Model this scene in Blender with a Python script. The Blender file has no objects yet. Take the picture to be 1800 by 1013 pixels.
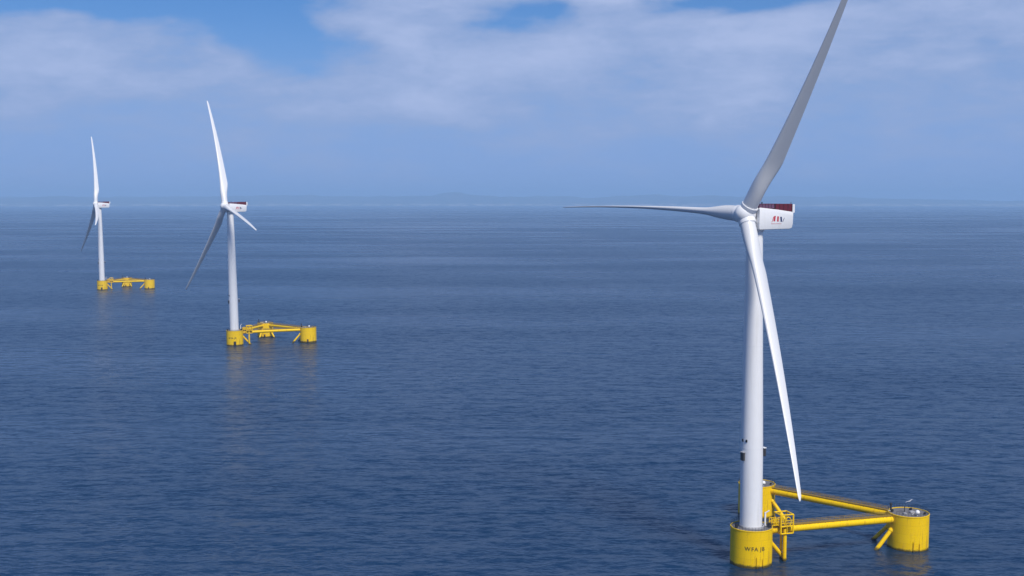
import bpy, bmesh, math, random
import numpy as np
from mathutils import Vector, Matrix, noise
random.seed(7)
S = bpy.context.scene
C = S.collection
R = math.radians

# ------------------------------------------------------------------ camera
cam_data = bpy.data.cameras.new('camera')
cam = bpy.data.objects.new('camera', cam_data); C.objects.link(cam)
cam_data.sensor_width = 36.0
cam_data.lens = 36.0 * 2051.4 / 1800.0
cam_data.clip_start = 1.0
cam_data.clip_end = 90000.0
cam.location = (0, 0, 104.66)
cam.rotation_euler = (R(90 - 4.271), 0, 0)
S.camera = cam

# ------------------------------------------------------------------ light
SUN_EL, SUN_AZ = 50.0, 155.0          # azimuth clockwise from +Y (the way the camera looks)
sun_dir = Vector((math.sin(R(SUN_AZ)) * math.cos(R(SUN_EL)), math.cos(R(SUN_AZ)) * math.cos(R(SUN_EL)), math.sin(R(SUN_EL))))
sd = bpy.data.lights.new('sun', 'SUN'); sun = bpy.data.objects.new('sun', sd); C.objects.link(sun)
sd.energy = 4.5; sd.angle = R(14.0); sd.color = (1.0, 0.94, 0.85)
sun.rotation_euler = (-sun_dir).to_track_quat('-Z', 'Y').to_euler()

vs = S.view_settings
vs.view_transform = 'Standard'; vs.look = 'None'; vs.gamma = 1.0; vs.exposure = 0.0; vs.use_curve_mapping = False

W = bpy.data.worlds.new('World'); S.world = W; W.use_nodes = True
wn = W.node_tree; wn.nodes.clear(); wl = wn.links


class NT:
    """small helper round a node tree"""
    def __init__(s, tree): s.t = tree
    def n(s, typ, **kw):
        o = s.t.nodes.new(typ)
        for k, v in kw.items(): setattr(o, k, v)
        return o
    def put(s, sock, v):
        if isinstance(v, bpy.types.NodeSocket): s.t.links.new(v, sock)
        else: sock.default_value = v
    def m(s, op, a, b=0.0, c=0.0, clamp=False):
        o = s.n('ShaderNodeMath', operation=op); o.use_clamp = clamp
        for i, v in enumerate((a, b, c)): s.put(o.inputs[i], v)
        return o.outputs[0]
    def v(s, op, a, b=(0, 0, 0)):
        o = s.n('ShaderNodeVectorMath', operation=op)
        s.put(o.inputs[0], a); s.put(o.inputs[1], b)
        return o.outputs[0]
    def mix(s, f, a, b, blend='MIX'):
        o = s.n('ShaderNodeMix', data_type='RGBA', blend_type=blend)
        s.put(o.inputs[0], f); s.put(o.inputs[6], a); s.put(o.inputs[7], b)
        return o.outputs[2]
    def noise(s, vec, scale, detail=4.0, rough=0.55, dist=0.0):
        o = s.n('ShaderNodeTexNoise')
        s.put(o.inputs['Vector'], vec); o.inputs['Scale'].default_value = scale
        o.inputs['Detail'].default_value = detail; o.inputs['Roughness'].default_value = rough
        o.inputs['Distortion'].default_value = dist
        return o.outputs['Fac']
    def step(s, x, a, b, lo=0.0, hi=1.0):
        o = s.n('ShaderNodeMapRange', interpolation_type='SMOOTHSTEP')
        s.put(o.inputs[0], x)
        for i, q in enumerate((a, b, lo, hi)): s.put(o.inputs[1 + i], q)
        return o.outputs[0]
    def xyz(s, vec):
        o = s.n('ShaderNodeSeparateXYZ'); s.put(o.inputs[0], vec); return o.outputs
    def comb(s, x, y, z):
        o = s.n('ShaderNodeCombineXYZ')
        for i, q in enumerate((x, y, z)): s.put(o.inputs[i], q)
        return o.outputs[0]


w = NT(wn)
out = w.n('ShaderNodeOutputWorld'); bg = w.n('ShaderNodeBackground')
bg.inputs['Strength'].default_value = 0.1
sky = w.n('ShaderNodeTexSky'); sky.sky_type = 'NISHITA'; sky.sun_disc = False
sky.sun_elevation = R(SUN_EL); sky.sun_rotation = R(SUN_AZ)
sky.altitude = 100; sky.air_density = 1.0; sky.dust_density = 0.4; sky.ozone_density = 3.0
dirv = w.n('ShaderNodeTexCoord').outputs['Generated']
dx, dy, dz = w.xyz(dirv)
az = w.m('ARCTAN2', dx, dy)                       # radians, 0 = straight ahead
el = w.m('ARCSINE', dz)
deg = lambda s: w.m('MULTIPLY', s, 57.29578)
azd, eld = deg(az), deg(el)
base = w.mix(1.0, sky.outputs[0], (0.20, 0.53, 0.93, 1), 'MULTIPLY')
low_air = w.m('EXPONENT', w.m('MULTIPLY', w.m('POWER', w.m('DIVIDE', w.m('MAXIMUM', eld, 0.0), 7.0), 3.0), -1.0))
base = w.mix(w.m('MULTIPLY', low_air, 0.88), base, (2.65, 3.95, 7.5, 1))          # blue sea air near the horizon
# cloud deck: soft, drawn out sideways, with holes of clearer blue
warp = w.n('ShaderNodeTexNoise'); warp.inputs['Scale'].default_value = 8.0; warp.inputs['Detail'].default_value = 5.0
wl.new(w.v('MULTIPLY', dirv, (1.0, 1.0, 2.6)), warp.inputs['Vector'])
wv = w.v('SUBTRACT', warp.outputs['Color'], (0.5, 0.5, 0.5))
wx, wy, wz = w.xyz(wv)
azw = w.m('ADD', azd, w.m('MULTIPLY', wx, 9.0)); elw = w.m('ADD', eld, w.m('MULTIPLY', wy, 2.6))
cvec = w.v('ADD', w.v('MULTIPLY', dirv, (1.0, 1.0, 3.2)), w.v('MULTIPLY', wv, (0.10, 0.10, 0.10)))
nz = w.noise(cvec, 7.0, 7.0, 0.56)
fine = w.noise(w.v('MULTIPLY', dirv, (1.0, 1.0, 3.0)), 24.0, 8.0, 0.62)


def blob(a, e, ra, re, h):
    """a soft swelling (h > 0) or hole (h < 0) of the cloud cover, in degrees of azimuth and elevation"""
    u = w.m('DIVIDE', w.m('SUBTRACT', azw, a), ra); v = w.m('DIVIDE', w.m('SUBTRACT', elw, e), re)
    q = w.m('ADD', w.m('MULTIPLY', u, u), w.m('MULTIPLY', v, v))
    return w.m('MULTIPLY', w.m('EXPONENT', w.m('MULTIPLY', q, -1.0)), h)


cover = w.m('SUBTRACT', w.step(eld, 0.6, 6.0, -0.27, 0.36), w.step(eld, 10.5, 17.0, 0.0, 0.62))
for b in [(-17.5, 9.4, 8.0, 1.2, -0.80), (-22.5, 9.2, 5.0, 1.2, -0.75), (-10.5, 8.0, 2.6, 1.3, -0.85), (0.4, 8.9, 3.4, 0.75, -0.78),
          (11.0, 9.3, 5.0, 0.5, -1.0), (-5.0, 8.8, 3.2, 1.5, 0.32), (4.6, 9.9, 2.8, 0.8, 1.0), (19, 5.2, 6.0, 1.6, -0.28), (7.0, 7.4, 8.0, 1.0, 0.16)]:
    cover = w.m('ADD', cover, blob(*b))
dens = w.m('ADD', w.m('ADD', cover, w.m('MULTIPLY', w.m('SUBTRACT', nz, 0.5), 1.7)), w.m('MULTIPLY', w.m('SUBTRACT', fine, 0.5), 0.6))
cl = w.step(dens, -0.30, 0.30)
thick = w.step(dens, 0.10, 0.75)
ccol = w.mix(thick, (3.2, 4.2, 6.8, 1), (4.8, 5.6, 8.1, 1))
skyc = w.mix(w.m('MULTIPLY_ADD', cl, 0.74, 0.12), base, ccol)
wl.new(skyc, bg.inputs['Color']); wl.new(bg.outputs[0], out.inputs['Surface'])

S.render.engine = 'CYCLES'
S.cycles.volume_bounces = 1
S.cycles.max_bounces = 8

# ------------------------------------------------------------------ materials
def new_mat(name):
    m = bpy.data.materials.new(name); m.use_nodes = True
    t = NT(m.node_tree)
    return m, t, m.node_tree.nodes['Principled BSDF']


def plain(name, col, rough=0.5, metal=0.0, var=0.06, scale=1.5):
    m, t, b = new_mat(name)
    co = t.n('ShaderNodeTexCoord').outputs['Object']
    f = t.noise(co, scale, 5.0, 0.6)
    lo = tuple(c * (1 - var * 2) for c in col) + (1,); hi = tuple(min(1, c * (1 + var)) for c in col) + (1,)
    t.put(b.inputs['Base Color'], t.mix(f, lo, hi))
    b.inputs['Roughness'].default_value = rough; b.inputs['Metallic'].default_value = metal
    return m


def white_paint(name, col, streak):
    m, t, b = new_mat(name)
    co = t.n('ShaderNodeTexCoord').outputs['Object']
    f = t.noise(t.v('MULTIPLY', co, (0.9, 0.9, 0.06)), 1.0, 6.0, 0.6)
    g = t.noise(co, 0.35, 4.0, 0.5)
    c = t.mix(t.step(f, 0.52, 0.80, 0.0, streak), col + (1,), (0.50, 0.49, 0.46, 1))
    c = t.mix(t.step(g, 0.35, 0.7, 0.0, 0.10), c, (0.60, 0.60, 0.60, 1))
    t.put(b.inputs['Base Color'], c)
    t.put(b.inputs['Roughness'], t.step(f, 0.3, 0.8, 0.32, 0.5))
    return m


def yellow_paint(name, tide):
    m, t, b = new_mat(name)
    co = t.n('ShaderNodeTexCoord').outputs['Object']
    x, y, z = t.xyz(co)
    f = t.noise(t.v('MULTIPLY', co, (0.9, 0.9, 0.10)), 1.3, 6.0, 0.6)
    g = t.noise(co, 0.6, 6.0, 0.6)
    br = t.n('ShaderNodeTexBrick'); br.offset = 0.5
    uv = t.comb(t.m('MULTIPLY', t.m('ARCTAN2', y, x), 6.0), z, 0.0) if tide else t.comb(x, t.m('ADD', y, 0.4), 0.0)
    t.put(br.inputs['Vector'], uv)
    br.inputs['Scale'].default_value = 1.0; br.inputs['Brick Width'].default_value = 6.2832; br.inputs['Row Height'].default_value = 2.7
    br.inputs['Mortar Size'].default_value = 0.035; br.inputs['Bias'].default_value = 0.0
    br.inputs['Color1'].default_value = (0.80, 0.51, 0.001, 1); br.inputs['Color2'].default_value = (0.84, 0.55, 0.001, 1); br.inputs['Mortar'].default_value = (0.60, 0.36, 0.004, 1)
    c = t.mix(t.m('MULTIPLY', g, 0.5), br.outputs['Color'], (0.87, 0.575, 0.002, 1))
    c = t.mix(t.step(f, 0.52, 0.72, 0.0, 0.62), c, (0.40, 0.21, 0.02, 1))      # run-off streaks
    r = t.noise(co, 2.6, 5.0, 0.65)
    c = t.mix(t.step(r, 0.64, 0.72, 0.0, 0.65), c, (0.17, 0.06, 0.02, 1))      # rust spots
    if tide:
        zz = t.m('ADD', z, t.m('MULTIPLY', t.m('SUBTRACT', t.noise(co, 1.1, 5.0, 0.6), 0.5), 1.3))
        c = t.mix(t.step(zz, 0.45, 1.15, 0.92, 0.0), c, (0.030, 0.032, 0.016, 1))  # weed and wet at the waterline
    t.put(b.inputs['Base Color'], c)
    b.inputs['Roughness'].default_value = 0.45; b.inputs['Specular IOR Level'].default_value = 0.15
    bump = t.n('ShaderNodeBump'); bump.inputs['Strength'].default_value = 0.12; bump.inputs['Distance'].default_value = 0.05
    t.put(bump.inputs['Height'], g); t.put(b.inputs['Normal'], bump.outputs[0])
    return m


M_WHITE = white_paint('white_tower_paint', (0.76, 0.77, 0.79), 0.38)
M_BLADE = white_paint('blade_gelcoat', (0.67, 0.68, 0.70), 0.12)
M_YEL = yellow_paint('yellow_marine_paint', True)
M_YELB = yellow_paint('yellow_steelwork_paint', False)
M_DECK = plain('grey_deck_coating', (0.16, 0.155, 0.16), 0.8, 0, 0.22, 0.9)
M_DARK = plain('dark_grey_steel', (0.045, 0.045, 0.05), 0.5, 0.2)
M_BLACK = plain('black_rubber', (0.015, 0.015, 0.017), 0.6)
M_GRAT = plain('weathered_yellow_grating', (0.34, 0.22, 0.03), 0.7, 0.0, 0.2, 3.0)
M_RED = plain('maroon_mesh_panel', (0.125, 0.008, 0.022), 0.6, 0, 0.25, 1.2)
M_PURP = plain('faded_red_rail', (0.14, 0.06, 0.12), 0.6, 0, 0.2, 1.0)
M_LRED = plain('red_lettering', (0.50, 0.03, 0.05), 0.5)
M_LNAVY = plain('navy_lettering', (0.02, 0.03, 0.12), 0.5)
M_LBLK = plain('black_lettering', (0.02, 0.017, 0.012), 0.6)
M_GREY = plain('light_grey_steel', (0.42, 0.42, 0.44), 0.45, 0.1)
M_GULL = plain('white_feathers', (0.80, 0.80, 0.80), 0.8, 0, 0.04, 4.0)
M_GULLG = plain('grey_feathers', (0.34, 0.36, 0.40), 0.8, 0, 0.06, 4.0)
M_BEAK = plain('yellow_beak', (0.6, 0.32, 0.03), 0.5)


# ------------------------------------------------------------------ mesh helpers
def link(name, me, parent=None, loc=(0, 0, 0)):
    o = bpy.data.objects.new(name, me); C.objects.link(o)
    if parent is not None: o.parent = parent
    o.location = loc
    return o


def finish(name, bm, mats, smooth=True, parent=None, loc=(0, 0, 0), sharp=35):
    bmesh.ops.recalc_face_normals(bm, faces=bm.faces)
    me = bpy.data.meshes.new(name)
    for e in bm.edges:
        if len(e.link_faces) == 2 and e.calc_face_angle(0) > R(sharp): e.smooth = False
    for f in bm.faces: f.smooth = smooth
    bm.to_mesh(me); bm.free()
    for m in (mats if isinstance(mats, (list, tuple)) else [mats]): me.materials.append(m)
    return link(name, me, parent, loc)


def ring(bm, c, u, v, ru, rv, n):
    return [bm.verts.new(c + u * (ru * math.cos(2 * math.pi * i / n)) + v * (rv * math.sin(2 * math.pi * i / n))) for i in range(n)]


def bridge(bm, a, b, mi=0):
    n = len(a)
    for i in range(n):
        f = bm.faces.new((a[i], a[(i + 1) % n], b[(i + 1) % n], b[i])); f.material_index = mi


def lathe(bm, prof, n=48, mi=0, cap0=True, cap1=True, c=Vector((0, 0, 0))):
    rs = [ring(bm, c + Vector((0, 0, z)), Vector((1, 0, 0)), Vector((0, 1, 0)), r, r, n) for r, z in prof]
    for a, b in zip(rs, rs[1:]): bridge(bm, a, b, mi)
    if cap0: bm.faces.new(rs[0]).material_index = mi
    if cap1: bm.faces.new(rs[-1]).material_index = mi


def tube(bm, a, b, r, n=10, r2=None, mi=0):
    a, b = Vector(a), Vector(b); d = (b - a).normalized()
    u = d.orthogonal().normalized(); v = d.cross(u)
    r2 = r if r2 is None else r2
    A = ring(bm, a, u, v, r, r, n); B = ring(bm, b, u, v, r2, r2, n)
    bridge(bm, A, B, mi); bm.faces.new(A).material_index = mi; bm.faces.new(B).material_index = mi


def box(bm, c, s, mat=None, bev=0.0, mi=0):
    r = bmesh.ops.create_cube(bm, size=1.0)
    vs_ = r['verts']
    for q in vs_:
        q.co = Vector((q.co.x * s[0], q.co.y * s[1], q.co.z * s[2]))
    if bev:
        es = list({e for q in vs_ for e in q.link_edges})
        r2 = bmesh.ops.bevel(bm, geom=es, offset=bev, segments=2, affect='EDGES')
        vs_ = list({q for f in r2['faces'] for q in f.verts} | {q for q in vs_ if q.is_valid})
    for q in vs_:
        p = q.co + Vector(c)
        q.co = mat @ p if mat else p
    for f in {f for q in vs_ for f in q.link_faces}: f.material_index = mi


def tag(o, **kw):
    for k, v in kw.items(): o[k] = v


# ------------------------------------------------------------------ the sea
SEA_R = 24000.0
bm = bmesh.new()
rs_ = [1.0] + list(np.geomspace(40, SEA_R, 60)); NA = 192
prev = None
for r in rs_:
    cur = ring(bm, Vector((0, 0, 0)), Vector((1, 0, 0)), Vector((0, 1, 0)), r, r, NA)
    if prev: bridge(bm, prev, cur)
    else: bm.faces.new(cur)
    prev = cur
m, t, b = new_mat('sea_water')
co = t.n('ShaderNodeTexCoord').outputs['Object']
x, y, z = t.xyz(co)
wind = t.noise(t.v('MULTIPLY', co, (0.35, 1.0, 1.0)), 0.0042, 4.0, 0.55)        # gust lanes, hundreds of metres
wind2 = t.noise(t.v('MULTIPLY', co, (0.30, 1.0, 1.0)), 0.0011, 3.0, 0.5, 0.6)
gust = t.m('ADD', t.m('MULTIPLY', wind, 0.6), t.m('MULTIPLY', wind2, 0.4))


def rot(vec, a, sx=1.0, sy=1.0):
    o = t.n('ShaderNodeMapping'); t.put(o.inputs['Vector'], vec)
    o.inputs['Rotation'].default_value = (0, 0, R(a)); o.inputs['Scale'].default_value = (sx, sy, 1)
    return o.outputs[0]


swell = t.noise(rot(co, 14, 0.35, 1.0), 0.085, 2.0, 0.5, 0.3)        # ~12 m waves, long crests across the view
chop = t.noise(rot(co, -16, 0.50, 1.0), 0.24, 3.0, 0.6, 0.6)         # ~3 m
chop2 = t.noise(rot(co, 31, 0.65, 1.0), 0.5, 3.0, 0.6, 0.3)         # ~1.6 m
h = t.m('ADD', t.m('MULTIPLY', swell, 2.2), t.m('MULTIPLY', chop, 1.15))
h = t.m('ADD', h, t.m('MULTIPLY', chop2, 0.45))
bump = t.n('ShaderNodeBump'); bump.inputs['Distance'].default_value = 1.0
t.put(bump.inputs['Strength'], t.step(gust, 0.35, 0.65, 0.5, 0.9))
t.put(bump.inputs['Height'], h)


def slopes(a, sx, sy, scale, detail, amp):
    """wave slopes too short for the bump to hold on to at a distance: tilt the normal straight from a noise field"""
    o = t.n('ShaderNodeTexNoise'); t.put(o.inputs['Vector'], rot(co, a, sx, sy))
    o.inputs['Scale'].default_value = scale; o.inputs['Detail'].default_value = detail; o.inputs['Roughness'].default_value = 0.6
    return t.v('MULTIPLY', t.v('SUBTRACT', o.outputs['Color'], (0.5, 0.5, 0.5)), amp)


sl = t.v('ADD', slopes(-13, 0.55, 1.0, 0.20, 4.0, (0.65, 0.95, 0)), slopes(24, 0.75, 1.0, 0.50, 3.0, (0.70, 0.75, 0)))
sc_ = t.n('ShaderNodeVectorMath', operation='SCALE'); t.put(sc_.inputs[0], sl); t.put(sc_.inputs['Scale'], t.step(gust, 0.38, 0.60, 0.40, 1.15))
t.put(b.inputs['Normal'], t.v('NORMALIZE', t.v('ADD', bump.outputs[0], sc_.outputs[0])))
b.inputs['Base Color'].default_value = (0.004, 0.026, 0.072, 1)
b.inputs['IOR'].default_value = 1.45
t.put(b.inputs['Roughness'], t.step(gust, 0.36, 0.62, 0.22, 0.33))
M_SEA = m
sea = finish('sea', bm, M_SEA)
tag(sea, kind='structure')

# ------------------------------------------------------------------ far coast
bm = bmesh.new()
NAz, NRr = 420, 26
grid = []
for i in range(NAz + 1):
    a = R(-44 + 88 * i / NAz); row = []
    for j in range(NRr + 1):
        u = j / NRr
        rr = 24500 + 9000 * u + 700 * noise.noise(Vector((a * 9, 3.1, 0)))
        px, py = rr * math.sin(a), rr * math.cos(a)
        q = Vector((px / 3600, py / 3600, 0.0))
        hgt = noise.fractal(q, 1.0, 2.0, 6) * 0.5 + 0.5
        rid = 1 - abs(noise.fractal(q * 1.7 + Vector((5, 2, 0)), 1.0, 2.0, 5))
        env = min(1.0, max(0.0, (u - 0.05) / 0.35)) ** 1.3
        side = 1.0 - 0.55 * min(1.0, max(0.0, (math.degrees(a) - 8) / 14))
        zz = -3 + 16 * min(1, u * 12) + env * side * (50 + 220 * hgt * rid + 60 * hgt)
        if j == 0: zz = -3
        row.append(bm.verts.new((px, py, zz)))
    grid.append(row)
for i in range(NAz):
    for j in range(NRr):
        bm.faces.new((grid[i][j], grid[i + 1][j], grid[i + 1][j + 1], grid[i][j + 1]))
m, t, b = new_mat('wooded_hills')
co = t.n('ShaderNodeTexCoord').outputs['Object']
x, y, z = t.xyz(co)
f = t.noise(co, 0.0022, 6.0, 0.6); f2 = t.noise(t.v('MULTIPLY', co, (1, 0.4, 1)), 0.004, 5.0, 0.65)
c = t.mix(t.step(f, 0.42, 0.60), (0.035, 0.055, 0.025, 1), (0.10, 0.10, 0.055, 1))
low = t.step(z, 60.0, 18.0)
c = t.mix(t.m('MULTIPLY', low, t.step(f2, 0.42, 0.62)), c, (0.50, 0.46, 0.40, 1))   # sand, pale towns along the shore
t.put(b.inputs['Base Color'], c); b.inputs['Roughness'].default_value = 0.9
coast = finish('hills', bm, m, True, sharp=180)
tag(coast, kind='structure')

# ------------------------------------------------------------------ haze
bm = bmesh.new()
box(bm, (0, 3000, 180), (72000, 70000, 376))
hz = bpy.data.meshes.new('haze'); bm.to_mesh(hz); bm.free()
m = bpy.data.materials.new('sea_haze'); m.use_nodes = True
mt = m.node_tree; mt.nodes.clear()
o_ = mt.nodes.new('ShaderNodeOutputMaterial'); pv = mt.nodes.new('ShaderNodeVolumePrincipled')
pv.inputs['Color'].default_value = (0.44, 0.69, 1.0, 1)
pv.inputs['Density'].default_value = 8.2e-5
pv.inputs['Anisotropy'].default_value = 0.0
mt.links.new(pv.outputs[0], o_.inputs['Volume'])
hz.materials.append(m)
haze = link('haze', hz); tag(haze, kind='stuff')

# ------------------------------------------------------------------ floating wind turbines
H_HUB = 100.47; SIDE = 53.24; FB = 10.85; RC = 6.0; OH = 4.66; TILT = 5.08
TOWER0, TOWER1 = 3.2, 2.30


def cyl_text(name, txt, size, rad, ang, z, mat, parent):
    cu = bpy.data.curves.new(name, 'FONT'); cu.body = txt; cu.size = size
    cu.align_x = 'CENTER'; cu.align_y = 'CENTER'; cu.resolution_u = 2; cu.offset = 0.035
    tmp = bpy.data.objects.new('tmp_text', cu); C.objects.link(tmp)
    dg = bpy.context.evaluated_depsgraph_get()
    me = bpy.data.meshes.new_from_object(tmp.evaluated_get(dg)); me.name = name
    bpy.data.objects.remove(tmp)
    bm = bmesh.new(); bm.from_mesh(me)
    bmesh.ops.subdivide_edges(bm, edges=[e for e in bm.edges if e.calc_length() > 0.5], cuts=2)
    for q in bm.verts:
        a = ang + q.co.x / rad
        q.co = Vector((rad * math.cos(a), rad * math.sin(a), z + q.co.y))
    bm.to_mesh(me); bm.free()
    me.materials.clear(); me.materials.append(mat)
    return link(name, me, parent)


def flat_poly(bm, pts, mi=0):
    f = bm.faces.new([bm.verts.new(p) for p in pts]); f.material_index = mi


def make_column_mesh():
    bm = bmesh.new()
    prof = [(RC, -5.0), (RC, 0.0), (RC, FB - 0.28), (RC + 0.10, FB - 0.26), (RC + 0.10, FB - 0.06), (RC + 0.05, FB), (RC - 0.22, FB), (RC - 0.22, FB - 0.35)]
    lathe(bm, prof, 72)
    return bm


def make_rail(rad, z0, gaps, hgt=1.1, n=40):
    """round handrail with posts, in metres about the column's axis"""
    bm = bmesh.new()
    pts = []
    for i in range(n):
        a = 2 * math.pi * i / n
        if any(abs((a - g + math.pi) % (2 * math.pi) - math.pi) < wdt for g, wdt in gaps): pts.append(None); continue
        p = Vector((rad * math.cos(a), rad * math.sin(a), z0)); pts.append(p)
        tube(bm, p, p + Vector((0, 0, hgt)), 0.035, 5)
    for i in range(n):
        p, q = pts[i], pts[(i + 1) % n]
        if p is None or q is None: continue
        for k in (0.5, 1.0):
            tube(bm, p + Vector((0, 0, hgt * k)), q + Vector((0, 0, hgt * k)), 0.03, 5)
    return bm


def blade_mesh(gsag, th, pba=5.19, pbt=2.29, cone=0.030, L=82.0, r0=2.3):
    """a feathered blade: span along +z, -y towards the wind (rotor axis), +x the way the rotor would turn"""
    bm = bmesh.new(); NP = 28; rings = []
    st = [r0, 3.2, 4.5, 6, 8, 10, 12.5, 15, 17.5, 20, 24, 28, 33, 38, 44, 50, 56, 62, 67, 72, 76, 79, 80.6, 81.5, 82.0]
    sag = gsag * -math.sin(th)
    for r in st:
        k = min(1, max(0, (r - 5) / 12.5)); k = k * k * (3 - 2 * k)          # circle -> aerofoil
        if r < 17.5: chord = 4.35 + (5.5 - 4.35) * k
        else: chord = 5.5 + (1.25 - 5.5) * ((r - 17.5) / (80 - 17.5)) ** 0.88
        if r > 79: chord = 1.28 * math.sqrt(max(0.02, 1 - ((r - 79) / 3.05) ** 2))
        tk = 0.19 + 0.17 * max(0, 1 - (r - 17.5) / 45) if r > 17.5 else 0.36
        twist = 13.5 * max(0, 1 - max(0, r - 12) / 62) ** 1.4 - 0.8
        pa = 0.5 * (1 - k) + 0.33 * k                                        # pitch axis, fraction from leading edge
        beta = R(88 + twist)
        s = (r / L) ** 2
        off_a = cone * r + pba * s; off_t = -(pbt + sag) * s
        vs2 = []
        for i in range(NP):
            ph = 2 * math.pi * i / NP
            cx = 0.5 * chord * math.cos(ph); cy = 0.5 * chord * math.sin(ph)             # circle
            u = 0.5 * (1 - math.cos(ph))
            yt = 5 * tk * chord * (0.2969 * math.sqrt(u) - 0.126 * u - 0.3516 * u * u + 0.2843 * u ** 3 - 0.1030 * u ** 4)
            camb = 0.025 * chord * 4 * u * (1 - u)
            ax_ = (pa - u) * chord; ay_ = (yt if ph < math.pi else -yt) + camb
            X = cx * (1 - k) + ax_ * k; Y = cy * (1 - k) + ay_ * k
            # leading edge runs along t*cos(beta)+a*sin(beta)
            px = X * math.cos(beta) - Y * math.sin(beta); py = X * math.sin(beta) + Y * math.cos(beta)
            vs2.append(bm.verts.new((px + off_t, -(py + off_a), r)))
        rings.append(vs2)
    for A, B in zip(rings, rings[1:]): bridge(bm, A, B)
    bm.faces.new(rings[0]); bm.faces.new(rings[-1])
    return bm


SHARED = {}


def shared(key, name, builder, mats, parent, loc=(0, 0, 0), rot_z=0.0, sharp=35):
    """first call builds the mesh, later calls link another object to the same mesh"""
    if key not in SHARED:
        o = finish(name, builder(), mats, True, parent, loc, sharp); SHARED[key] = o.data
    else:
        o = link(name, SHARED[key], parent, loc)
    o.rotation_euler = (0, 0, rot_z)
    return o


def one(fn, *a, **k):
    def f():
        bm = bmesh.new(); fn(bm, *a, **k); return bm
    return f


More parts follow.
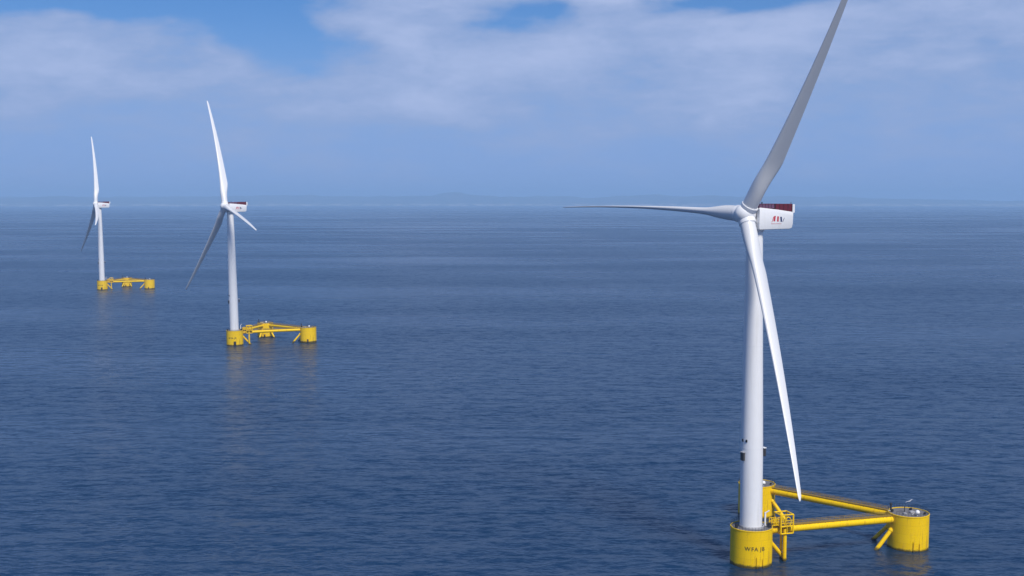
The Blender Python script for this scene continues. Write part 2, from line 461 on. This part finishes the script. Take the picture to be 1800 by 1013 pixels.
def turbine(X, Y, psi, th, al, lean, label, near):
    root = bpy.data.objects.new('floating_wind_turbine', None); C.objects.link(root)
    root.empty_display_size = 5
    root.matrix_world = Matrix.Translation((X, Y, 0)) @ Matrix.Rotation(lean / H_HUB, 4, 'Y') @ Matrix.Rotation(al, 4, 'Z')
    tag(root, label=label, category='wind turbine', group='yellow floating wind turbines on the sea')
    cc = [Vector((0, 0, 0)), Vector((SIDE, 0, 0)), Vector((SIDE * 0.5 + 0.6, SIDE * math.sin(R(60)) - 0.3, 0))]
    wang = R(283) - al                                   # the side of the columns that faces the camera

    # ---- columns
    for i, c in enumerate(cc):
        col = shared('column', 'column', make_column_mesh, M_YEL, root, c)
        ins = [math.atan2((cc[j] - c).y, (cc[j] - c).x) for j in range(3) if j != i]
        rin = 0 if i else TOWER0 + 0.45

        def deck():
            bm = bmesh.new()
            lathe(bm, [(0.01, FB - 0.30), (RC - 0.24, FB - 0.30), (RC - 0.24, FB - 0.20), (0.01, FB - 0.16)], 48)
            return bm
        shared('deck', 'deck', deck, M_DECK, col)
        gaps = [(a % (2 * math.pi), 0.22) for a in ins]
        tag(shared('rail%d' % i, 'railing', lambda: make_rail(RC - 0.12, FB, gaps), M_DARK, col), kind='stuff')

        fm = Matrix.Rotation(wang + (0.0 if i == 0 else -0.12), 4, 'Z')
        multi('fair%d' % i, 'fairlead_cheek', M_YEL, col, [(box, (RC + 0.2, q * (0.95 if near else 1.05), 1.1), (0.5, 0.10, 4.2 if near else 3.6), fm, 0.03) for q in (-1, 1)] if not near else
              [(box, (RC + 0.14, -1.05, 1.5), (0.34, 0.10, 3.6), fm, 0.03), (box, (RC + 0.14, 0.85, 1.2), (0.34, 0.10, 3.0), fm, 0.03)])
        if near: multi('stopn%d' % i, 'chain_stopper', M_DARK, col, [(box, (RC + 0.12, 0.2, 0.0), (0.3, 1.0, 0.9), fm, 0.06)])
        else: multi('stopf%d' % i, 'chain_stopper', M_BLACK, col, [(box, (RC + 0.22, 0, 1.2), (0.42, 1.7 if i == 0 else 0.9, 4.2 if i == 0 else 2.4), fm, 0.08)])
        pol = lambda a, q, z: (math.cos(a) * q, math.sin(a) * q, z)
        if i == 0:
            multi('mach0', 'deck_machinery', M_BLACK, col, [(box, pol(R(a) - al, RC - 1.0, FB + 0.45), (1.0 * q, 0.9 * q, 1.3 * q), None, 0.12) for a, q in ((-10, 1.0), (200, 0.8))])
        else:
            multi('mach', 'deck_machinery', M_BLACK, col, [(box, pol(R(a) - al, q2, FB + 0.25), (1.2 * q, 0.8 * q, 1.0 * q), None, 0.1) for a, q, q2 in ((-28, 0.6, 4.7), (170, 0.8, 4.9), (60, 0.7, 3.0))])
            multi('pole', 'deck_pole', M_DARK, col, [(tube, (-0.6, 1.2, FB - .2), (-0.6, 1.2, FB + 1.5), 0.14, 8)])

        if i == 0:
            multi('flange', 'tower_flange', M_GREY, col, [(lathe, [(TOWER0 + 0.32, FB - 0.22), (TOWER0 + 0.32, FB + 0.25), (TOWER0 + 0.02, FB + 0.3)], 48, 0, False, False)])
        else:
            multi('hatch', 'hatch', M_GREY, col, [(box, (0.8, -0.4, FB + 0.1), (1.5, 1.3, 0.5), None, 0.08), (box, (-2.2, -1.2, FB + 0.05), (1.0, 1.0, 0.45), None, 0.08)])
        if i == 0:
            a0 = wang - R(12 if near else 16)
            for n_, ch in enumerate('WFA JB'):
                if ch != ' ': cyl_text('letter', ch, 1.6, RC + 0.012, a0 + (-2.35, -0.9, 0.12, 0, 1.5, 2.3)[n_] / RC, 5.6, M_LBLK, col)
            p_ = Vector((math.cos(R(15) - al) * 4.3, math.sin(R(15) - al) * 4.3, FB - 0.2))
            multi('davit', 'davit_post', M_WHITE, col, [(tube, p_, p_ + Vector((0, 0, 3.9)), 0.26, 10)])
            multi('davit_arm', 'davit_arm', M_WHITE, col, [(tube, p_ + Vector((0, 0, 3.7)), p_ + Vector((0.9, -0.7, 4.5)), 0.2, 8)])
        else:
            def lantern():
                bm = bmesh.new()
                a = -al; p = Matrix.Rotation(a, 3, 'Z') @ Vector((1.4, -3.7, FB - 0.2))
                lathe(bm, [(0.16, 0), (0.16, 0.55), (0.42, 0.6), (0.66, 0.9), (0.68, 1.25), (0.5, 1.6), (0.2, 1.78), (0.05, 1.8)], 18, c=p)
                return bm
            shared('lantern', 'lantern', lantern, M_WHITE, col)

            p_ = Matrix.Rotation(-al, 3, 'Z') @ Vector((-5.1, 0.9, FB - 0.2))
            multi('post', 'signal_post', M_DARK, col, [(lathe, [(0.28, 0), (0.28, 2.15), (0.42, 2.2), (0.42, 2.7), (0.2, 2.85)], 12, 0, True, True, p_)])

    # ---- beams between the columns, each with its walkway and handrail
    for i, j in ((0, 1), (1, 2), (0, 2)):
        d = (cc[j] - cc[i]).normalized(); a = math.atan2(d.y, d.x)
        zb = FB - 1.75

        bl_ = cc[i] + Vector((0, 0, zb))
        bo = shared('beam', 'beam', one(tube, (RC - 0.25, 0, 0), (SIDE - RC + 0.25, 0, 0), 1.08, 24), M_YELB, root, bl_, a)
        multi('bring', 'beam_collar', M_YELB, bo, [(tube, (q - 0.08, 0, 0), (q + 0.08, 0, 0), 1.2, 24) for q in (RC + 0.6, SIDE - RC - 0.6)])
        shared('walk', 'walkway', one(box, (SIDE / 2, 0, 1.16), (SIDE - 2 * RC, 1.3, 0.12)), M_GRAT, bo)

        def brackets():
            bm = bmesh.new()
            for k in range(17): box(bm, (RC + 0.8 + k * (SIDE - 2 * RC - 1.6) / 16, 0, 1.03), (0.14, 1.5, 0.12))
            return bm
        tag(shared('brk', 'walkway_bracket', brackets, M_GRAT, bo), kind='stuff')

        def hrail():
            bm = bmesh.new(); x0, x1 = RC + 0.2, SIDE - RC - 0.2; n = 27
            for q in (-0.62, 0.62):
                for k in range(n):
                    p = x0 + (x1 - x0) * k / (n - 1)
                    tube(bm, (p, q, 1.2), (p, q, 2.2), 0.05, 5)
                for hh in (1.35, 1.75, 2.2): tube(bm, (x0, q, hh), (x1, q, hh), 0.05, 5)
            return bm
        tag(shared('hrail', 'handrail', hrail, M_GRAT, bo), kind='stuff')
        # diagonal braces that run down into the water from both ends
        for base, sg in ((cc[i], 1), (cc[j], -1)):
            br = shared('brace', 'brace', one(tube, (RC - 0.3, 0, 6.2), (RC + 8.0, 0, -3.2), 0.62, 18), M_YEL, root, base, a if sg > 0 else a + math.pi)
            shared('brcol', 'brace_collar', one(tube, (RC - 0.15, 0, 6.03), (RC + 0.30, 0, 5.52), 0.78, 18), M_YEL, br)

    # ---- access platform on the beam next to the tower, with the boat landing under it
    x0, x1, y0, y1, z0, z1 = 8.3, 12.3, -2.3, 1.6, FB - 2.5, FB + 3.0
    ac = shared('accfloor', 'access_platform', one(box, (10.3, -0.35, FB - 0.28), (4.0, 3.9, 0.12)), M_GRAT, root)
    bars = [(tube, (x, y, z0), (x, y, z1), 0.24, 8) for x in (x0, x1) for y in (y0, y1)]
    for z in (z0, FB - 0.4, z1):
        bars += [(tube, (x, y0, z), (x, y1, z), 0.21, 8) for x in (x0, x1)] + [(tube, (x0, y, z), (x1, y, z), 0.21, 8) for y in (y0, y1)]
    bars += [(tube, (x0, y, z), (x1, y, z), 0.10, 6) for z in (FB + 0.55, FB + 1.3) for y in (y0, y1)]
    bars += [(tube, (x0, y0, z1), (x0 + 1.4, y0, FB - 0.4), 0.13, 6), (tube, (10.3, y0, FB - 0.4), (10.3, y0, z0), 0.13, 6), (tube, (10.3, y1, FB - 0.4), (10.3, y1, z1), 0.13, 6)]
    multi('bar', 'frame_bar', M_YELB, ac, bars)

    def hoop():
        bm = bmesh.new(); n = 14; rs2 = []
        for k in range(n):
            t_ = 2 * math.pi * k / n; u_ = Vector((math.cos(t_) * 0.95, 0, math.sin(t_) * 1.35))
            rs2.append(ring(bm, Vector((10.6, -2.36, FB + 1.0)) + u_, u_.normalized(), Vector((0, 1, 0)), 0.15, 0.15, 6))
        for k in range(n): bridge(bm, rs2[k], rs2[(k + 1) % n])
        return bm
    shared('hoop', 'ladder_hoop', hoop, M_YELB, ac)
    gw = shared('gang', 'gangway', one(box, (7.0, -0.9, FB - 0.05), (2.6, 1.6, 0.14)), M_YELB, root)
    posts = [(tube, (5.7 + k * 0.65, y, FB), (5.7 + k * 0.65, y, FB + 1.9), 0.12, 6) for y in (-1.7, -0.1) for k in range(5)]
    posts += [(tube, (5.7, y, z), (8.3, y, z), 0.10, 6) for y in (-1.7, -0.1) for z in (FB + 0.95, FB + 1.9)]
    posts += [(tube, (6.2, -1.7, FB + 1.9), (7.5, -1.7, FB + 0.0), 0.12, 6)]
    multi('gpost', 'gangway_rail', M_YELB, gw, posts)
    la = shared('landing', 'boat_landing', one(tube, (10.1, -1.5, -3.5), (10.1, -1.5, FB - 1.2), 0.56, 14), M_YEL, root)
    multi('landtube', 'landing_tube', M_YEL, la, [(tube, (10.1, 0.6, -3.5), (10.1, 0.6, FB - 1.2), 0.36, 12)])
    multi('rung', 'rung', M_YELB, la, [(tube, (10.1, -1.5, 1.2 + 1.6 * k), (10.1, 0.6, 1.2 + 1.6 * k), 0.08, 6) for k in range(5)])

    # ---- tower
    zt = H_HUB - 4.2

    def tower():
        bm = bmesh.new(); prof = []
        zs = [FB - 0.15, FB + 0.2]
        def rad(z): return TOWER0 + (TOWER1 - TOWER0) * max(0, (z - 32)) / (zt - 32) if z > 32 else TOWER0
        N = 26
        for k in range(N + 1):
            z = FB + 0.1 + (zt - FB - 0.1) * k / N; prof.append((rad(z), z))
            if k in (7, 16) : prof += [(rad(z) + 0.03, z + 0.003), (rad(z) + 0.03, z + 0.15), (rad(z), z + 0.153)]
        lathe(bm, prof, 64)
        return bm
    tw = shared('tower', 'tower', tower, M_WHITE, root)
    # the towers stand a fraction of a degree off plumb
    tw.matrix_local = Matrix.Rotation(-al, 4, 'Z') @ Matrix.Translation((-0.12, 0, 0)) @ Matrix.Rotation(-0.65 / zt, 4, 'Y') @ Matrix.Rotation(al, 4, 'Z')
    multi('skirt', 'yaw_skirt', M_WHITE, tw, [(lathe, [(TOWER1 + 0.05, H_HUB - 4.6), (TOWER1 + 0.4, H_HUB - 4.35), (TOWER1 + 0.4, H_HUB - 3.7)], 40)])
    ad = R(259) - al                                    # azimuth from the tower to the camera
    for da in (-R(54), -R(29)):
        def vent():
            bm = bmesh.new(); mt_ = Matrix.Rotation(ad + da, 4, 'Z')
            box(bm, (TOWER0 + 0.03, 0, 36.2), (0.2, 0.55, 0.75), mt_, 0.05)
            return bm
        shared('vent%.2f' % da, 'vent', vent, M_BLACK, tw)
    for k, (da, zz) in enumerate(((-R(48), 31.6), (R(122), 32.2))):
        mt_ = Matrix.Rotation(ad + da, 4, 'Z'); o1 = 0.28 if k == 0 else 0.9
        multi('ebox%d' % k, 'equipment_box', M_DARK, tw, [(box, (TOWER0 + o1, 0, zz), (0.7, 1.25, 2.3), mt_, 0.08)])
        multi('ebr%d' % k, 'box_bracket', M_GREY, tw, [(box, (TOWER0 + o1 * 0.4, 0, zz + q), (0.9, 0.3, 0.15), mt_) for q in (-0.9, 0.9)])
        multi('ecap%d' % k, 'box_cap', M_WHITE if k else M_GREY, tw, [(box, (TOWER0 + o1, 0, zz + 1.25), (0.95, 1.45, 0.22), mt_, 0.06)])

    # ---- nacelle: local x points downwind, local -y is the side in view
    nac = shared('nacelle', 'nacelle', make_nacelle, M_WHITE, root)
    nac_mat = Matrix.Translation((0, 0, H_HUB)) @ Matrix.Rotation(-al, 4, 'Z') @ nac_basis(psi)
    nac.matrix_local = nac_mat
    nacelle_parts(nac)

    # ---- rotor
    rot_base = nac_mat @ Matrix.Rotation(-R(TILT), 4, 'X') @ Matrix.Translation((0, -OH, 0))
    hub = shared('hub', 'hub', make_hub, M_WHITE, root, sharp=50)
    hub.matrix_local = rot_base @ Matrix.Rotation(th, 4, 'Y')
    dk = [Vector((math.sin(k * 2 * math.pi / 3), 0, math.cos(k * 2 * math.pi / 3))) for k in range(3)]
    multi('collar', 'blade_collar', M_WHITE, hub, [(lathe_on, d_) for d_ in dk])
    for k in range(3):
        q = th + k * 2 * math.pi / 3
        bo = finish('blade', blade_mesh(2.1, q), M_BLADE, True, root, sharp=60)
        bo.matrix_local = rot_base @ Matrix.Rotation(q, 4, 'Y')
    return root


def multi(key, name, mats, parent, items, loc=(0, 0, 0), rot_z=0.0):
    """one object per piece: items are (shape function, arguments...)"""
    for n_, it in enumerate(items):
        shared('%s_%d' % (key, n_), name, one(it[0], *it[1:]), mats, parent, loc, rot_z)


def nac_basis(psi):
    """local -y = upwind, local x = h (right hand seen from upwind), z = up"""
    h_ = Vector((math.cos(psi), -math.sin(psi), 0)); a_ = Vector((-math.sin(psi), -math.cos(psi), 0))
    M = Matrix.Identity(4)
    M.col[0][:3] = h_; M.col[1][:3] = -a_; M.col[2][:3] = (0, 0, 1)
    return M


def make_nacelle():
    bm = bmesh.new()
    # side outline in (y, z): front at -2.0, rear at +11.6, rounded rear corners; half width 3.4
    def outline(w_, ins):
        f, r_ = -2.45, 10.4
        pts = [(f, -3.7 + ins), (f + 0.25, -3.95 + ins), (r_ - 1.4, -3.8 + ins), (r_ - 0.45, -3.35), (r_ - ins, -2.3), (r_ - ins + 0.1, -0.2), (r_ - 0.05, 0.75), (r_ - 0.6, 1.15 - ins),
               (4.5, 1.75 - ins), (f + 0.3, 2.3 - ins), (f, 2.0 - ins)]
        return [bm.verts.new((w_, y, z)) for y, z in pts]
    rs = [outline(-3.45 + 0.0, 0.28), outline(-3.4, 0.12), outline(-3.2, 0.0), outline(3.2, 0.0), outline(3.4, 0.12), outline(3.45, 0.28)]
    for a, b2 in zip(rs, rs[1:]): bridge(bm, a, b2)
    bm.faces.new(rs[0]); bm.faces.new(rs[-1])
    return bm


def nacelle_parts(nac):
    X = 3.49
    multi('bearing', 'rotor_bearing', M_DARK, nac, [(tube, (0, -3.3, -0.3), (0, -2.4, -0.3), 2.2, 32)])
    # hoist platform on the roof: floor, maroon screens with posts, white end panels
    multi('hfloor', 'hoist_platform', M_RED, nac, [(box, (0, 6.9, 1.42), (6.0, 6.4, 0.16))])
    multi('screen', 'platform_screen', M_RED, nac, [(box, (q * 3.05, 6.9, 2.3), (0.22, 6.6, 2.2)) for q in (-1, 1)] +
          [(box, (0, 3.75, 2.1), (5.84, 0.2, 1.8)), (box, (0, 10.06, 2.1), (5.84, 0.2, 1.8))])
    multi('spost', 'screen_post', M_BLACK, nac, [(box, (q * 3.19, 3.7 + k * 1.6, 2.3), (0.08, 0.12, 2.25)) for q in (-1, 1) for k in range(5)])
    multi('endp', 'end_panel', M_WHITE, nac, [(box, (q * 2.95, 10.75, 2.0), (0.6, 0.85, 2.5), None, 0.1) for q in (-1, 1)] + [(box, (0, 10.85, 2.9), (5.3, 0.3, 0.35), None, 0.05)])
    multi('rpanel', 'roof_screen', M_PURP, nac, [(box, (q * 2.95, 0.6, 2.68), (0.14, 6.0, 1.1)) for q in (-1, 1)] + [(box, (0, -2.35, 2.8), (5.76, 0.14, 1.0))])
    multi('rpost', 'roof_rail_post', M_DARK, nac, [(tube, (q * 3.08, -2.3 + k * 1.15, 1.9), (q * 3.08, -2.3 + k * 1.15, 3.4), 0.06, 6) for q in (-1, 1) for k in range(6)])
    multi('mast', 'sensor_mast', M_DARK, nac, [(tube, (2.6, -0.9, 2.2), (2.6, -0.9, 3.9), 0.16, 6), (tube, (2.9, 9.9, 2), (2.9, 9.9, 3.9), 0.07, 6)])
    # the mark painted on the side: slanted red strokes, a navy one, a line of small print
    k_ = 0.72; yc, zc = 4.0, -0.95

    def bar(bm, ya, za, yb, zb, w_):
        f_ = lambda y, z: (X, yc + (y - 6.4) * k_ * 1.35, zc + (z + 0.8) * k_ * 1.1)
        flat_poly(bm, [f_(ya, za), f_(ya + w_, za), f_(yb + w_, zb), f_(yb, zb)])
    multi('mark_red', 'logo_stroke', M_LRED, nac, [(bar, 4.35, -1.9, 4.95, -1.0, 0.2), (bar, 4.72, -1.2, 5.05, 0.1, 0.28), (bar, 5.15, -1.55, 5.42, 0.35, 0.62), (bar, 6.55, -1.65, 6.6, 0.2, 0.62)])
    multi('mark_navy', 'logo_stroke', M_LNAVY, nac, [(bar, 7.95, -1.75, 7.75, 0.05, 0.62), (bar, 8.7, -1.75, 9.3, -0.35, 0.22)])

    def print_line():
        bm = bmesh.new()
        for k in range(9): bar(bm, 4.3 + 0.46 * k, -2.55, 4.3 + 0.46 * k, -2.3, 0.22)
        return bm
    tag(shared('mark_print', 'small_print', print_line, M_LRED, nac), kind='stuff')


def lathe_on(bm, d):
    """the short stub on the hub that carries a blade, with a lip at its outer end"""
    u_ = d.orthogonal().normalized(); v_ = d.cross(u_)
    rs2 = [ring(bm, d * z, u_, v_, r, r, 40) for r, z in ((2.3, 1.0), (2.44, 2.2), (2.44, 2.98), (2.36, 3.06), (2.3, 3.07), (2.3, 3.2))]
    for A, B in zip(rs2, rs2[1:]): bridge(bm, A, B)
    bm.faces.new(rs2[0]); bm.faces.new(rs2[-1])


def make_hub():
    bm = bmesh.new()
    # spinner: surface of revolution about local y (upwind = -y), plus three short blade collars
    prof = [(0.05, -3.25), (0.9, -3.1), (1.7, -2.7), (2.35, -2.05), (2.75, -1.2), (2.9, -0.2), (2.85, 0.9), (2.6, 1.4), (2.45, 1.75)]
    n = 48; rs = []
    for r, y in prof: rs.append(ring(bm, Vector((0, y, 0)), Vector((1, 0, 0)), Vector((0, 0, 1)), r, r, n))
    for a, b2 in zip(rs, rs[1:]): bridge(bm, a, b2)
    bm.faces.new(rs[0]); bm.faces.new(rs[-1])
    return bm


turbine(69.29, 331.80, 1.032717, 0.585927, 0.301238, 0.43,
        'largest and nearest white wind turbine on a yellow three column floater, with red topped nacelle', True)
turbine(-201.62, 844.10, 0.972637, -0.315359, 0.322701, -1.05,
        'middle sized white wind turbine on yellow floater, its longest blade pointing almost straight up', False)
turbine(-483.52, 1373.85, 1.121326, -0.223459, 0.310423, -0.37,
        'smallest and farthest white wind turbine on yellow floater at the far left', False)


# ------------------------------------------------------------------ gulls
def gull_body(bm, sc=1.0):
    prof = [(-0.34, 0.01, 0.02), (-0.24, 0.05, 0.03), (-0.10, 0.095, 0.02), (0.04, 0.10, 0.0), (0.15, 0.08, 0.02), (0.22, 0.06, 0.06), (0.28, 0.062, 0.09), (0.33, 0.045, 0.095), (0.37, 0.012, 0.085)]
    rs = [ring(bm, Vector((x, 0, z)) * sc, Vector((0, 1, 0)), Vector((0, 0, 1)), r * sc, r * sc, 10) for x, r, z in prof]
    for a, b2 in zip(rs, rs[1:]): bridge(bm, a, b2)
    bm.faces.new(rs[0]); bm.faces.new(rs[-1])


def gull_flying(loc, rz, label):
    e = bpy.data.objects.new('gull', None); C.objects.link(e); e.location = loc; e.rotation_euler = (R(20), 0, rz); e.scale = (1.15, 1.3, 1.15)
    tag(e, label=label, category='gull')
    bm = bmesh.new(); gull_body(bm, 1.2); finish('body', bm, M_GULL, True, e)
    for s in (-1, 1):
        bm = bmesh.new()
        st = [(0.05, 0.05, 0.30, 0.04), (0.30, 0.08, 0.30, 0.16), (0.52, 0.04, 0.24, 0.19), (0.75, -0.06, 0.15, 0.14), (0.95, -0.18, 0.03, 0.06)]
        top, bot = [], []
        for yy, xc, ch, zz in st:
            top.append([bm.verts.new((xc + ch / 2, s * yy, zz)), bm.verts.new((xc, s * yy, zz + 0.03)), bm.verts.new((xc - ch / 2, s * yy, zz))])
            bot.append(bm.verts.new((xc, s * yy, zz - 0.01)))
        for i in range(len(st) - 1):
            for k in (0, 1): bm.faces.new((top[i][k], top[i][k + 1], top[i + 1][k + 1], top[i + 1][k]))
            bm.faces.new((top[i][0], bot[i], bot[i + 1], top[i + 1][0])); bm.faces.new((top[i][2], bot[i], bot[i + 1], top[i + 1][2]))
        finish('wing', bm, M_GULL, True, e)
    bm = bmesh.new(); tube(bm, (0.43, 0, 0.10), (0.50, 0, 0.09), 0.022, 6, 0.006); finish('beak', bm, M_BEAK, True, e)


def gull_standing(loc, rz, label):
    e = bpy.data.objects.new('gull', None); C.objects.link(e); e.location = loc; e.rotation_euler = (0, 0, rz)
    tag(e, label=label, category='gull')
    o = finish('body', (lambda b: (gull_body(b, 1.15), b)[1])(bmesh.new()), M_GULL, True, e, (0, 0, 0.30)); o.rotation_euler = (0, R(-14), 0)
    for s in (-1, 1):
        bm = bmesh.new()
        rs = [ring(bm, Vector((x, s * (0.09 + off), z)), Vector((0, 1, 0)), Vector((0, 0, 1)), 0.025, r, 8) for x, off, z, r in ((-0.42, -0.05, 0.24, 0.01), (-0.25, 0, 0.27, 0.05), (0.0, 0.02, 0.32, 0.09), (0.14, 0.01, 0.35, 0.05))]
        for a, b2 in zip(rs, rs[1:]): bridge(bm, a, b2)
        bm.faces.new(rs[0]); bm.faces.new(rs[-1])
        finish('wing', bm, M_GULLG, True, e)
        bm = bmesh.new(); tube(bm, (0.02, s * 0.05, 0.0), (0.0, s * 0.05, 0.22), 0.014, 6); tube(bm, (0.0, s * 0.05, 0.01), (0.09, s * 0.05, 0.01), 0.02, 6)
        finish('leg', bm, M_BEAK, True, e)
    bm = bmesh.new(); tube(bm, (0.41, 0, 0.50), (0.48, 0, 0.47), 0.022, 6, 0.006); finish('beak', bm, M_BEAK, True, e)


c2 = Vector((69.29 + SIDE * math.cos(0.301238), 331.80 + SIDE * math.sin(0.301238), 0))
gull_flying((c2.x - 0.5, c2.y - 2.0, FB + 3.6), R(-80), 'white gull flying just above the yellow column at the right')
gull_standing((c2.x - 5.95, c2.y - 0.6, FB + 0.02), R(170), 'white gull standing at the left rim of the right yellow column beside the dark post')
gull_standing((c2.x + 0.15, c2.y - 3.6, FB - 0.2), R(20), 'small white gull standing on the grey column deck left of the white lantern')
